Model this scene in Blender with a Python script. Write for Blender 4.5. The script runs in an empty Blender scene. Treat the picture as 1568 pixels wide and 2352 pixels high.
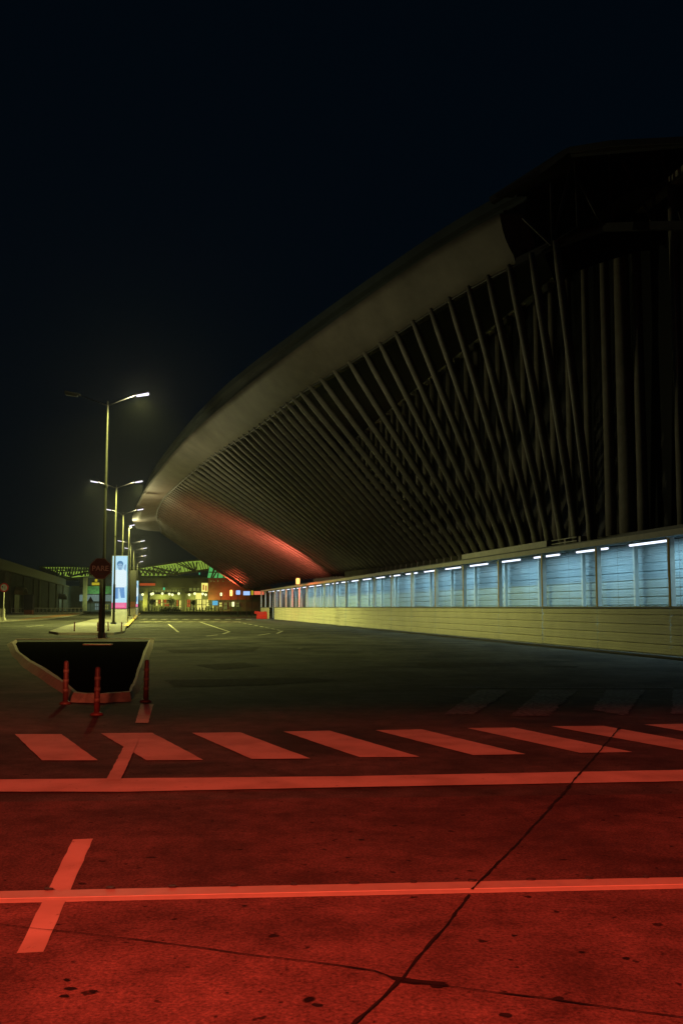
import bpy, math, random
from mathutils import Vector
random.seed(7)
sc = bpy.context.scene
COL = sc.collection
# ------------------------------------------------------------------ camera
F = 35/36*2352; HOR = 1395.5; PITCH = math.atan((HOR-1176)/F)
CP, SP = math.cos(PITCH), math.sin(PITCH)
CAMZ = 1.6
cam = bpy.data.cameras.new('camera'); cam.sensor_fit = 'VERTICAL'; cam.sensor_height = 36; cam.sensor_width = 24
cam.lens = 35; cam.clip_start = 0.05; cam.clip_end = 3000
co = bpy.data.objects.new('camera', cam); COL.objects.link(co)
co.location = (0, 0, CAMZ); co.rotation_euler = (math.pi/2+PITCH, 0, 0); sc.camera = co

def ray(px, py):
    r = (px-784)/F; u = (1176-py)/F
    return Vector((r, CP-u*SP, SP+u*CP))
def gp(px, py, z=0.0):
    d = ray(px, py); t = (z-CAMZ)/d.z
    return Vector((d.x*t, d.y*t, z))
def ap(px, py, Y):
    d = ray(px, py); t = Y/d.y
    return Vector((d.x*t, Y, CAMZ+d.z*t))

# ------------------------------------------------------------------ materials
def mat(name, col, rough=0.7, metal=0.0, noise=0.0, scale=4.0, emit=None, estr=1.0, bump=0.0, spec=0.5):
    m = bpy.data.materials.new(name); m.use_nodes = True
    nt = m.node_tree; b = nt.nodes['Principled BSDF']
    b.inputs['Roughness'].default_value = rough; b.inputs['Metallic'].default_value = metal
    b.inputs['Specular IOR Level'].default_value = spec
    b.inputs['Base Color'].default_value = (*col, 1)
    if noise > 0 or bump > 0:
        tc = nt.nodes.new('ShaderNodeTexCoord')
        n = nt.nodes.new('ShaderNodeTexNoise'); n.inputs['Scale'].default_value = scale
        n.inputs['Detail'].default_value = 6; n.inputs['Roughness'].default_value = .65
        nt.links.new(tc.outputs['Object'], n.inputs['Vector'])
        if noise > 0:
            r = nt.nodes.new('ShaderNodeValToRGB')
            r.color_ramp.elements[0].position = .3; r.color_ramp.elements[1].position = .7
            r.color_ramp.elements[0].color = (*[c*(1-noise) for c in col], 1)
            r.color_ramp.elements[1].color = (*[min(1, c*(1+noise)) for c in col], 1)
            nt.links.new(n.outputs['Fac'], r.inputs['Fac']); nt.links.new(r.outputs['Color'], b.inputs['Base Color'])
        if bump > 0:
            bp = nt.nodes.new('ShaderNodeBump'); bp.inputs['Strength'].default_value = bump
            nt.links.new(n.outputs['Fac'], bp.inputs['Height']); nt.links.new(bp.outputs['Normal'], b.inputs['Normal'])
    if emit:
        b.inputs['Emission Color'].default_value = (*emit, 1); b.inputs['Emission Strength'].default_value = estr
    return m

def ground_mat(name, base, light, dark, concrete=False):
    m = bpy.data.materials.new(name); m.use_nodes = True
    nt = m.node_tree; b = nt.nodes['Principled BSDF']; L = nt.links.new
    b.inputs['Roughness'].default_value = .9; b.inputs['Specular IOR Level'].default_value = .06
    tc = nt.nodes.new('ShaderNodeTexCoord')
    def noise(scale, detail, rough=.6, dist=0.0):
        n = nt.nodes.new('ShaderNodeTexNoise'); n.inputs['Scale'].default_value = scale
        n.inputs['Detail'].default_value = detail; n.inputs['Roughness'].default_value = rough
        n.inputs['Distortion'].default_value = dist
        L(tc.outputs['Object'], n.inputs['Vector']); return n
    def ramp(n, p0, p1, c0, c1):
        r = nt.nodes.new('ShaderNodeValToRGB'); r.color_ramp.elements[0].position = p0; r.color_ramp.elements[1].position = p1
        r.color_ramp.elements[0].color = (*c0, 1); r.color_ramp.elements[1].color = (*c1, 1)
        L(n.outputs['Fac'], r.inputs['Fac']); return r
    def mul(a, bb, f=1.0):
        x = nt.nodes.new('ShaderNodeMix'); x.data_type = 'RGBA'; x.blend_type = 'MULTIPLY'; x.inputs[0].default_value = f
        L(a, x.inputs[6]); L(bb, x.inputs[7]); return x.outputs[2]
    big = ramp(noise(.45, 5, .62, .4), .36, .66, dark, light)
    mid = ramp(noise(3.2, 6, .7), .33, .62, (.62,)*3, (1.15,)*3)
    fine = ramp(noise(55, 4, .8), .32, .68, (.40,)*3, (1.6,)*3)
    spots = ramp(noise(11, 2, .45), .27, .315, (.22,)*3, (1,)*3)
    c = mul(big.outputs[0], mid.outputs[0]); c = mul(c, fine.outputs[0]); c = mul(c, spots.outputs[0])
    if concrete:
        rare = ramp(noise(4.6, 1, .4), .175, .195, (.08,)*3, (1,)*3)
        c = mul(c, rare.outputs[0])
    L(c, b.inputs['Base Color'])
    bp = nt.nodes.new('ShaderNodeBump'); bp.inputs['Strength'].default_value = .35; bp.inputs['Distance'].default_value = .01
    L(noise(45, 4).outputs['Fac'], bp.inputs['Height']); L(bp.outputs['Normal'], b.inputs['Normal'])
    return m

def paint_mat(name, col, worn):
    """road paint, worn through to transparent asphalt colour in patches"""
    m = bpy.data.materials.new(name); m.use_nodes = True
    nt = m.node_tree; b = nt.nodes['Principled BSDF']; L = nt.links.new
    b.inputs['Roughness'].default_value = .85; b.inputs['Specular IOR Level'].default_value = .06
    tc = nt.nodes.new('ShaderNodeTexCoord')
    n = nt.nodes.new('ShaderNodeTexNoise'); n.inputs['Scale'].default_value = 14; n.inputs['Detail'].default_value = 8; n.inputs['Roughness'].default_value = .75
    L(tc.outputs['Object'], n.inputs['Vector'])
    r = nt.nodes.new('ShaderNodeValToRGB'); r.color_ramp.elements[0].position = worn; r.color_ramp.elements[1].position = worn+.12
    r.color_ramp.elements[0].color = (*[c*.3 for c in col], 1); r.color_ramp.elements[1].color = (*col, 1)
    L(n.outputs['Fac'], r.inputs['Fac'])
    n2 = nt.nodes.new('ShaderNodeTexNoise'); n2.inputs['Scale'].default_value = 1.7; n2.inputs['Detail'].default_value = 5
    L(tc.outputs['Object'], n2.inputs['Vector'])
    r2 = nt.nodes.new('ShaderNodeValToRGB'); r2.color_ramp.elements[0].position = .35; r2.color_ramp.elements[1].position = .6
    r2.color_ramp.elements[0].color = (.74, .72, .7, 1); r2.color_ramp.elements[1].color = (1, 1, 1, 1)
    L(n2.outputs['Fac'], r2.inputs['Fac'])
    x = nt.nodes.new('ShaderNodeMix'); x.data_type = 'RGBA'; x.blend_type = 'MULTIPLY'; x.inputs[0].default_value = 1
    L(r.outputs['Color'], x.inputs[6]); L(r2.outputs['Color'], x.inputs[7]); L(x.outputs[2], b.inputs['Base Color'])
    return m

def glow(name, col, s):
    m = bpy.data.materials.new(name); m.use_nodes = True
    nt = m.node_tree; nt.nodes.clear()
    o = nt.nodes.new('ShaderNodeOutputMaterial'); e = nt.nodes.new('ShaderNodeEmission')
    e.inputs['Color'].default_value = (*col, 1); e.inputs['Strength'].default_value = s
    nt.links.new(e.outputs[0], o.inputs[0]); return m
def quiet(m):
    m.cycles.emission_sampling = 'NONE'; return m

M = {
 'asphalt': ground_mat('asphalt', None, (.105, .104, .094), (.036, .036, .034)),
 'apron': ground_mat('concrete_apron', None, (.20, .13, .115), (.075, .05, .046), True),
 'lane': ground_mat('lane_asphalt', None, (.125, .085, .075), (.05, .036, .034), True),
 'pave': mat('paving', (.2, .19, .17), .85, noise=.25, scale=1.2),
 'paveor': mat('ochre_paving', (.3, .14, .06), .85, noise=.25, scale=.6),
 'paint': paint_mat('road_paint', (.50, .48, .40), .285),
 'kerbpaint': mat('kerb_paint', (.37, .35, .28), .6, noise=.12, scale=6),
 'oldpaint': paint_mat('worn_road_paint', (.21, .215, .23), .42),
 'patch': mat('asphalt_patch', (.052, .050, .044), .95, noise=.55, scale=5, spec=.03),
 'crack': mat('crack_filler', (.018, .016, .016), .9, noise=.4, scale=9, spec=.05),
 'kerb': mat('kerb_concrete', (.24, .19, .15), .85, noise=.3, scale=5, bump=.3),
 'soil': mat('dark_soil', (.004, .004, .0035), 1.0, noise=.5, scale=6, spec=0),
 'yelline': mat('yellow_kerb_and_lit_edge', (.6, .38, .06), .7, noise=.2),
 'hoard': mat('cream_sheet_metal', (.66, .62, .50), .6, noise=.1, scale=.7),
 'blue': mat('pale_blue_sheet_metal', (.36, .47, .53), .45, noise=.1, scale=.8),
 'beam': mat('grey_steel_trim', (.2, .2, .155), .5, noise=.2, scale=2),
 'post': mat('galvanised_post', (.6, .62, .58), .5, noise=.15),
 'postw': mat('whitewashed_post', (.6, .66, .64), .5, noise=.1),
 'rib': mat('painted_concrete_rib', (.13, .122, .108), .6, noise=.25, scale=1.5),
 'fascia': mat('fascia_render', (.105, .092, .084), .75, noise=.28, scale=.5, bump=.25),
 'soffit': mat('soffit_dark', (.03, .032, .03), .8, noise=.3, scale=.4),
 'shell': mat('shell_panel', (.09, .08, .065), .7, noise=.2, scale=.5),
 'glassdark': mat('dark_glass', (.01, .012, .014), .5, spec=.2),
 'column': mat('column_concrete', (.25, .235, .20), .7, noise=.25, scale=1.2),
 'steel': mat('roof_steel', (.04, .04, .042), .6, noise=.2),
 'roofm': mat('roof_sheet', (.035, .045, .05), .6, noise=.3, scale=.3),
 'pole': mat('lamp_pole_paint', (.04, .04, .034), .9, noise=.2, spec=.03),
 'dark': mat('dark_metal', (.03, .03, .032), .5),
 'red_sign': mat('red_sign_paint', (.055, .015, .016), .6, noise=.25, scale=3),
 'letters': mat('faded_white_letters', (.42, .34, .3), .7, noise=.2, scale=5),
 'signred': mat('ring_red', (.55, .03, .03), .5),
 'signwhite': mat('sign_white', (.6, .6, .55), .6),
 'black': mat('black_plastic', (.012, .012, .012), .6),
 'bollard': mat('red_bollard', (.11, .038, .03), .5, noise=.35, scale=7),
 'bolband': mat('bollard_band', (.2, .12, .1), .5, noise=.3, scale=7),
 'barrier': mat('red_plastic', (.75, .03, .02), .45, noise=.1),
 'concrete': mat('concrete', (.36, .35, .3), .85, noise=.25, scale=1.5),
 'bldg': mat('building_render', (.075, .072, .06), .85, noise=.35, scale=.25),
 'bldgl': mat('building_pilaster', (.16, .15, .1), .85, noise=.3, scale=.4),
 'canopyy': mat('ochre_awning', (.35, .27, .1), .7, noise=.2, scale=1),
 'far': mat('far_wall', (.11, .11, .09), .85, noise=.3, scale=.2),
 'fardark': mat('far_dark_band', (.03, .028, .026), .8),
 'farred': mat('far_red_lit_brown', (.2, .07, .05), .85, noise=.3, scale=.3),
 'leaf': mat('leaf', (.05, .09, .03), .7, noise=.3),
 'bark': mat('bark', (.08, .06, .04), .9),
 'wood': mat('pale_board', (.5, .45, .3), .8, noise=.2),
 'lens': quiet(glow('lamp_lens', (.86, .8, 1.0), 1.6)),
 'lens_off': mat('unlit_lens', (.06, .06, .06), .4),
 'tube': quiet(glow('fluorescent_tube', (.78, .84, 1.0), 1.9)),
 'amber': quiet(glow('amber_glow', (1, .52, .12), 2.4)),
 'white_hot': quiet(glow('white_lamp', (1, .92, .72), 1.6)),
 'bluew': quiet(glow('blue_white_sign', (.35, .55, 1.0), 1.1)),
 'cyan': quiet(glow('blue_screen', (.12, .5, .75), .9)),
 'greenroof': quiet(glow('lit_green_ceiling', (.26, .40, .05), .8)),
 'greenglass': quiet(glow('lit_green_glass', (.10, .50, .13), .8)),
 'shopy': quiet(glow('lit_shop_glass', (.6, .55, .12), 1.7)),
 'shopd': quiet(glow('dim_shop_glass', (.3, .32, .07), .5)),
 'shopr': quiet(glow('lit_red_window', (.75, .13, .03), .55)),
 'globe': quiet(glow('globe_lamp', (.9, .95, .4), 1.8)),
 'signy': quiet(glow('lit_yellow_sign', (.55, .45, .02), .75)),
 'signo': quiet(glow('lit_orange_sign', (.7, .1, .02), .5)),
 'paleband': quiet(glow('pale_lit_panel', (.2, .3, .27), .55)),
 'pinkband': quiet(glow('lit_pink_panel', (1, .2, .1), .8)),
 'ad_bg': glow('ad_pale_blue', (.42, .68, .82), 1.15),
 'ad_white': glow('ad_white', (.66, .8, .84), 1.15),
 'ad_skin': glow('ad_face', (.30, .48, .66), 1.0),
 'ad_hair': glow('ad_hair', (.10, .24, .42), 1.0),
 'ad_jean': glow('ad_jeans', (.15, .33, .62), 1.0),
 'ad_jeanl': glow('ad_jeans_light', (.40, .62, .82), 1.0),
 'ad_pink': glow('ad_pink', (.75, .12, .26), 1.15),
 'ad_pinkl': glow('ad_pink_lines', (.8, .3, .45), 1.1),
 'ad_green': glow('ad_green_edge', (.02, .32, .24), .9),
}
for k in ('ad_bg', 'ad_white', 'ad_skin', 'ad_hair', 'ad_jean', 'ad_jeanl', 'ad_pink', 'ad_pinkl', 'ad_green'): quiet(M[k])

# ------------------------------------------------------------------ mesh builder
class MB:
    def __init__(s): s.v = []; s.f = []; s.mi = []; s.cur = 0
    def add(s, vs, fs):
        o = len(s.v); s.v += [tuple(v) for v in vs]
        for f in fs: s.f.append(tuple(i+o for i in f)); s.mi.append(s.cur)
        return s
    def box(s, x0, x1, y0, y1, z0, z1):
        return s.add([(x0,y0,z0),(x1,y0,z0),(x1,y1,z0),(x0,y1,z0),(x0,y0,z1),(x1,y0,z1),(x1,y1,z1),(x0,y1,z1)],
              [(0,3,2,1),(4,5,6,7),(0,1,5,4),(1,2,6,5),(2,3,7,6),(3,0,4,7)])
    def bar(s, a, b, w, h, up=(0,0,1)):
        a = Vector(a); b = Vector(b); d = (b-a).normalized(); up = Vector(up)
        if abs(d.dot(up)) > .99: up = Vector((0,1,0))
        sd = d.cross(up).normalized(); u = sd.cross(d)
        vs = []
        for p in (a, b):
            for i, j in ((-1,-1),(1,-1),(1,1),(-1,1)): vs.append(p+sd*w/2*i+u*h/2*j)
        return s.add(vs, [(0,3,2,1),(4,5,6,7),(0,1,5,4),(1,2,6,5),(2,3,7,6),(3,0,4,7)])
    def tube(s, pts, rad, n=10, cap=True):
        pts = [Vector(p) for p in pts]; rs = rad if isinstance(rad, (list, tuple)) else [rad]*len(pts)
        vs = []; fs = []
        for i, p in enumerate(pts):
            d = (pts[min(i+1, len(pts)-1)]-pts[max(i-1, 0)]).normalized()
            up = Vector((0,0,1)) if abs(d.z) < .95 else Vector((0,1,0))
            a = d.cross(up).normalized(); b = a.cross(d)
            for k in range(n):
                t = 2*math.pi*k/n; vs.append(p+a*math.cos(t)*rs[i]+b*math.sin(t)*rs[i])
        for i in range(len(pts)-1):
            for k in range(n):
                k2 = (k+1) % n; fs.append((i*n+k, i*n+k2, (i+1)*n+k2, (i+1)*n+k))
        if cap: fs.append(tuple(range(n-1, -1, -1))); fs.append(tuple((len(pts)-1)*n+k for k in range(n)))
        return s.add(vs, fs)
    def prism(s, poly, z0, z1):
        n = len(poly); vs = [(p[0], p[1], z0) for p in poly]+[(p[0], p[1], z1) for p in poly]
        return s.add(vs, [tuple(range(n-1, -1, -1)), tuple(range(n, 2*n))]+[(i, (i+1) % n, n+(i+1) % n, n+i) for i in range(n)])
    def sheet(s, pts): return s.add(pts, [tuple(range(len(pts)))])
    def grid(s, rows):
        n = len(rows[0]); vs = [p for r in rows for p in r]; fs = []
        for i in range(len(rows)-1):
            for j in range(n-1): fs.append((i*n+j, i*n+j+1, (i+1)*n+j+1, (i+1)*n+j))
        return s.add(vs, fs)
    def build(s, name, m, parent=None, smooth=False, origin=None):
        me = bpy.data.meshes.new(name)
        o0 = Vector(origin) if origin is not None else Vector((0,0,0))
        me.from_pydata([tuple(Vector(v)-o0) for v in s.v], [], s.f); me.update()
        ms = m if isinstance(m, (list, tuple)) else [m]
        for x in ms: me.materials.append(x)
        for p, i in zip(me.polygons, s.mi): p.material_index = i; p.use_smooth = smooth
        ob = bpy.data.objects.new(name, me); COL.objects.link(ob); ob.location = o0
        if parent: ob.parent = parent; 
        return ob
def tag(o, label=None, cat=None, group=None, kind=None):
    if label: o['label'] = label
    if cat: o['category'] = cat
    if group: o['group'] = group
    if kind: o['kind'] = kind
    return o
def empty(name, loc, rz=0.0):
    o = bpy.data.objects.new(name, None); COL.objects.link(o); o.location = loc; o.rotation_euler[2] = rz
    o.empty_display_size = .3; return o
def dup(src):
    c = src.copy(); COL.objects.link(c)
    def kids(a, b):
        for ch in list(a.children):
            d = ch.copy(); COL.objects.link(d); d.parent = b; kids(ch, d)
    kids(src, c); return c
def light(name, kind, loc, power, col, radius=.15, parent=None, target=None, angle=60, blend=.3):
    l = bpy.data.lights.new(name, kind); l.energy = power; l.color = col
    if kind in ('POINT', 'SPOT'): l.shadow_soft_size = radius
    if kind == 'SPOT': l.spot_size = math.radians(angle); l.spot_blend = blend
    o = bpy.data.objects.new(name, l); COL.objects.link(o); o.location = loc
    if target is not None: o.rotation_euler = (Vector(target)-Vector(loc)).to_track_quat('-Z', 'Y').to_euler()
    if parent: o.parent = parent
    return o
def text_mesh(name, body, size, m, parent, loc, rot, extrude=.004):
    cu = bpy.data.curves.new(name, 'FONT'); cu.body = body; cu.size = size; cu.extrude = extrude
    cu.align_x = 'CENTER'; cu.align_y = 'CENTER'; cu.offset = size*.012
    to = bpy.data.objects.new(name+'_curve', cu); COL.objects.link(to)
    dg = bpy.context.evaluated_depsgraph_get(); me = bpy.data.meshes.new_from_object(to.evaluated_get(dg))
    bpy.data.objects.remove(to); me.materials.clear(); me.materials.append(m)
    o = bpy.data.objects.new(name, me); COL.objects.link(o); o.location = loc; o.rotation_euler = rot; o.parent = parent
    return o

# ------------------------------------------------------------------ ground and markings
g = MB().sheet([(-700, -60, 0), (500, -60, 0), (500, 1400, 0), (-700, 1400, 0)]).build('ground', M['asphalt']); tag(g, kind='structure')
road = MB().grid([[Vector((x, y, .004)) for x in (-14, -7, 0, 7, 14)] for y in (-8, -3, 2, 6)][:0]+[[Vector((x, y, .004)) for x in (-14, -7, 0, 7, 14)] for y in (-8, -3, 2)]+[[gp(px, 2064-px*.0295, .004) for px in (-1500, -300, 784, 1800, 3200)]])
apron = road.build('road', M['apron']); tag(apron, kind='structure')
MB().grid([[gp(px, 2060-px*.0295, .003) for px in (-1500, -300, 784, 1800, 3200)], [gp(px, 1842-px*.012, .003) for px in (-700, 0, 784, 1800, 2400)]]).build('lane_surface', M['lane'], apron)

def px_sheet(name, pts, m, z, parent, sub=1, jit=0.0):
    """a ground marking given by its corner points; edges slightly irregular"""
    P = [gp(x, y, z) for x, y in pts]
    if jit:
        Q = []
        for i, p in enumerate(P):
            q = P[(i+1) % len(P)]; n = max(1, int((q-p).length/.12))
            for k in range(n):
                r = p.lerp(q, k/n)
                if k: r += Vector((random.uniform(-jit, jit), random.uniform(-jit, jit), 0))
                Q.append(r)
        P = Q
    return MB().sheet(P).build(name, m, parent)
J = .005
px_sheet('edge_line', [(-400,1790),(0,1790),(784,1783),(1568,1768),(2100,1757),(2100,1782),(1568,1794),(784,1808),(300,1818),(0,1818),(-400,1820)], M['paint'], .012, apron, jit=J)
stripes = [[(35,1686),(142,1686),(225,1746),(97,1746)], [(232,1684),(350,1683),(467,1745),(337,1746)], [(441,1683),(552,1682),(713,1742),(578,1743)],
 [(651,1680),(757,1678),(963,1738),(826,1739)], [(862,1677),(968,1675),(1206,1732),(1086,1734)], [(1072,1672),(1180,1671),(1451,1727),(1332,1729)],
 [(1265,1668),(1385,1667),(1680,1720),(1568,1723)], [(1478,1664),(1590,1662),(1900,1712),(1790,1716)], [(-150,1688),(-60,1688),(-10,1748),(-140,1748)]]
for s_ in stripes: px_sheet('crossing_stripe', s_, M['paint'], .008, apron, jit=J)
px_sheet('lane_dash', [(292,1700),(318,1700),(278,1791),(245,1791)], M['paint'], .016, apron, jit=J)
px_sheet('lane_dash', [(324,1617),(353,1617),(341,1660),(311,1660)], M['paint'], .008, apron, jit=J)
px_sheet('lane_dash', [(168,1928),(214,1926),(100,2186),(39,2189)], M['paint'], .008, apron, jit=J*.6)
for s_ in ([(1100,1584),(1173,1584),(1087,1641),(1018,1641)], [(1240,1584),(1325,1584),(1259,1644),(1173,1644)], [(1392,1584),(1480,1584),(1436,1644),(1360,1630)],
           [(1545,1584),(1640,1584),(1620,1640),(1540,1640)]):
    px_sheet('worn_stripe', s_, M['oldpaint'], .008, apron, jit=.03)
px_sheet('worn_line', [(975,1577),(1545,1579),(1545,1581),(975,1579)], M['oldpaint'], .008, apron, jit=.01)
for s_ in ([(955,1524),(1010,1521),(1176,1522),(1160,1531),(960,1531)], [(450,1527),(560,1522),(600,1530),(500,1538)], [(380,1493),(560,1490),(600,1484),(580,1497),(400,1500)],
           [(1250,1528),(1330,1530),(1320,1534),(1240,1532)], [(380,1562),(700,1556),(780,1562),(600,1574),(400,1578)]):
    px_sheet('asphalt_patch', s_, M['patch'], .006, apron, jit=.05)
# far markings
def far_line(a, b, w, name='far_line', z=.008):
    A = gp(*a, z); B = gp(*b, z); d = (B-A); n = Vector((-d.y, d.x, 0)).normalized()*w/2
    MB().sheet([A+n, B+n, B-n, A-n]).build(name, M['paint'], apron)
for i in range(11):
    x = 326+i*24.2; A = gp(x, 1422.5, .008)
    MB().sheet([A+Vector((0,-2.5,0)), A+Vector((.75,-2.5,0)), A+Vector((.4,3,0)), A+Vector((-.35,3,0))]).build('far_crossing_stripe', M['paint'], apron)
for i in range(9):
    x = 322+i*26; A = gp(x, 1428.5, .008)
    MB().sheet([A+Vector((0,-1,0)), A+Vector((.75,-1,0)), A+Vector((1.1,2,0)), A+Vector((.35,2,0))]).build('far_crossing_stripe', M['paint'], apron)
far_line((387,1433),(410,1452), .16); far_line((458,1428),(527,1451), .16); far_line((527,1451),(512,1456), .16)
for k in range(8):
    t0 = k/8; t1 = t0+.075
    far_line((545+t0*104, 1428+t0*21), (545+t1*104, 1428+t1*21), .16, 'far_dash')
far_line((649,1449),(636,1455), .16); far_line((474,1461),(500,1458), .14); far_line((593,1459),(620,1455), .14); far_line((489,1467),(545,1465.5), .14)
far_line((548,1421),(620,1424), .3); far_line((60,1440),(100,1436), .14); far_line((683,1489),(694,1488.4), .12, 'far_dash')

# crack lines: irregular filled joints
def crack(pts, w, name='pavement_joint'):
    w *= .62
    P = [gp(x, y, .020) for x, y in pts]; Q = []
    for a, b in zip(P, P[1:]):
        n = max(2, int((b-a).length/.07))
        for k in range(n): Q.append(a.lerp(b, k/n))
    Q.append(P[-1]); L1 = []; R1 = []; off = 0
    for i, p in enumerate(Q):
        d = (Q[min(i+1, len(Q)-1)]-Q[max(i-1, 0)]).normalized(); n = Vector((-d.y, d.x, 0))
        off = off*.8+random.uniform(-.004, .004); ww = w*random.uniform(.35, 1.35)
        if random.random() < .05: ww *= 1.9
        L1.append(p+n*(off+ww/2)); R1.append(p+n*(off-ww/2))
    MB().grid([L1, R1]).build(name, M['crack'], apron)
crack([(1424,1670),(1372,1728),(1310,1800),(1240,1880)], .035); crack([(1240,1880),(1170,1955),(1085,2042)], .022)
crack([(1076,2054),(1000,2150),(918,2250)], .026); crack([(918,2250),(880,2290),(800,2362),(700,2440)], .03)
crack([(-200,2100),(0,2122),(100,2133),(215,2146)], .010); crack([(215,2146),(300,2156),(560,2190),(700,2207),(860,2228),(925,2252)], .013)
crack([(925,2252),(1010,2262),(1250,2292),(1568,2336),(1900,2380)], .016)
MB().sheet([gp(x, y, .018) for x, y in [(885,2240),(915,2243),(960,2250),(1030,2256),(1005,2260),(950,2259),(912,2254)]]).build('joint_stain', M['crack'], apron)
for (x, y, r) in [(1437,2200,.024),(214,2276,.022),(153,2250,.024),(160,2270,.03),(148,2287,.03),(1003,2262,.05),(1283,2292,.03),(828,1928,.03),(560,2080,.02),(907,1896,.03),(728,2308,.028),(1160,2330,.035),(1180,2148,.02),(1336,2186,.018)]:
    c = gp(x, y, .014); n = 9
    MB().sheet([c+Vector((math.cos(2*math.pi*k/n)*r*.7*random.uniform(.6, 1.5), math.sin(2*math.pi*k/n)*r*.6*random.uniform(.6, 1.3), 0)) for k in range(n)]).build('tar_spot', M['crack'], apron)
for (x, y, r) in [(600,1782,.03),(1050,2280,.03)]: pass
# low raised kerb bar with joints
kb = empty('kerb_bar', gp(784, 2066)); tag(kb, kind='structure')
A0, A1 = gp(-250, 2081.5), gp(2000, 2033); d = (A1-A0); Lk = d.length; d.normalize(); nrm = Vector((-d.y, d.x, 0))
nseg = int(Lk/.08)
prof = [(0, .002), (.003, .005), (.046, .013), (.051, .008), (.056, .014), (.19, .016), (.205, .002)]
rows = []
for i in range(nseg+1):
    p = A0+d*(i*.08)-kb.location
    rows.append([p+nrm*(w+random.uniform(-.0016, .0016))+Vector((0, 0, z)) for w, z in prof])
MB().grid(rows).build('kerb_body', M['kerbpaint'], kb)
for i in range(0, int(Lk/.345)):
    p = A0+d*(i*.345+.1)+nrm*.192-kb.location
    MB().prism([(p.x+math.cos(t)*.022*random.uniform(.8,1.4), p.y+math.sin(t)*.012) for t in [k*math.pi/4 for k in range(8)]], .004, .027).build('kerb_bolt', M['black'], kb)

# ------------------------------------------------------------------ near planter island
OUT = [(33,1471),(17,1480),(28,1505),(55,1534),(97,1562),(143,1593),(159,1613),(230,1615),(302,1611),(322,1585),(333,1539),(351,1490),(354,1470)]
INN = [(41,1472),(36,1478),(46,1498),(72,1516),(104,1534),(143,1560),(178,1589),(228,1593),(297,1587),(305,1570),(315,1540),(331,1493),(342,1471)]
pl = empty('planter_island', gp(230, 1600)); tag(pl, 'long wedge-shaped planting island with pale kerb and black soil in front of the stop sign', 'traffic island')
ob_ = [gp(x, y, 0) for x, y in OUT]; it = [gp(x, y, .15) for x, y in INN]
ot = [o.lerp(i, .6)*1.0 for o, i in zip(ob_, it)]
for p in ot: p.z = .145
ring = lambda L: [p-pl.location for p in L]
def chunk(i0, i1, m):
    rows = [ring(L[i0:i1+1]) for L in (ob_, ot, it, [Vector((p.x, p.y, .02)) for p in it])]
    fine_ = []
    for r in rows:
        q = []
        for a, b in zip(r, r[1:]):
            for k in range(4): q.append(a.lerp(b, k/4)+Vector((random.uniform(-.012, .012), random.uniform(-.012, .012), random.uniform(-.006, .006))))
        q.append(r[-1]); fine_.append(q)
    MB().grid(fine_).build('kerb_stone', m, pl)
chunk(0, 2, M['kerb']); chunk(2, 6, M['kerb']); chunk(6, 7, M['kerb']); chunk(7, 8, M['kerb']); chunk(8, 10, M['kerb']); chunk(10, 11, M['kerb']); chunk(11, 12, M['kerb'])
a, b = ob_[0], ob_[-1]
MB().bar(a+Vector((0,.3,.055))-pl.location, b+Vector((0,.3,.055))-pl.location, .22, .03).build('kerb_stone', M['kerb'], pl)
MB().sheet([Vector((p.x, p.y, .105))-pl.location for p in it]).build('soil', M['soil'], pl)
a, b = gp(193, 1480.5, .12), gp(258, 1480.5, .12)
bd = MB().bar(a, b, .3, .05).build('plank', M['wood'], origin=a); tag(bd, 'thin pale plank lying on the black soil before the stop sign', 'plank')

# second island, paved, low
I2 = [(113,1449),(150,1437),(220,1421),(300,1411),(318,1404),(326,1404),(322,1410),(305,1424),(290,1439),(286,1449),(262,1453),(135,1453)]
i2 = empty('paved_island', gp(200, 1440)); tag(i2, kind='structure')
P2 = [gp(x, y, .14)-i2.location for x, y in I2]
MB().prism(P2, 0, .14).build('paving', M['pave'], i2)
P3 = [gp(x, y, .145)-i2.location for x, y in [(290,1438),(323,1407)]]
MB().bar(P3[0], P3[1], .35, .04).build('painted_kerb', M['yelline'], i2)
# left pavement with ochre kerb ribbon
lp = empty('pavement', gp(0, 1424)); tag(lp, kind='structure')
MB().prism([gp(x, y, .14)-lp.location for x, y in [(-700,1428),(0,1426),(60,1423),(110,1420.5),(180,1412),(205,1405),(190,1402),(-900,1402)]], 0, .14).build('paving', M['pave'], lp)
MB().sheet([gp(x, y, .15)-lp.location for x, y in [(40,1423),(60,1421),(100,1416),(150,1410.5),(195,1405),(200,1406.5),(160,1414),(110,1419.5),(60,1422.8)]]).build('ochre_strip', M['paveor'], lp)

# ------------------------------------------------------------------ bollards
def make_bollard():
    r = empty('flexible_bollard', (0,0,0))
    MB().tube([(0,0,0),(0,0,.03),(0,0,.05)], [.10, .09, .05], 16).build('base', M['bollard'], r, True)
    MB().tube([(0,0,.05),(0,0,.3),(0,0,.66),(0,0,.7),(0,0,.715)], [.045,.043,.04,.036,.015], 14).build('post', M['bollard'], r, True)
    for z in (.2, .36, .52): MB().tube([(0,0,z),(0,0,z+.05)], .047, 14).build('band', M['bolband'], r, True)
    return r
bol = make_bollard()
spots = [((151,1617), 'red flexible bollard at the left front corner of the planter island'),
 ((222.5,1643), 'red flexible bollard nearest the camera, standing before the middle of the planter kerb'),
 ((335,1613), 'red flexible bollard beside the right kerb of the planter, behind the white dash'),
 ((171,1455), 'small red bollard far left on the road behind the planter'),
 ((225,1455), 'small red bollard half hidden behind the stop sign pole'),
 ((249,1455), 'small red bollard just right of the stop sign pole'),
 ((279,1455), 'small red bollard before the tall lit advertising totem')]
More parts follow.
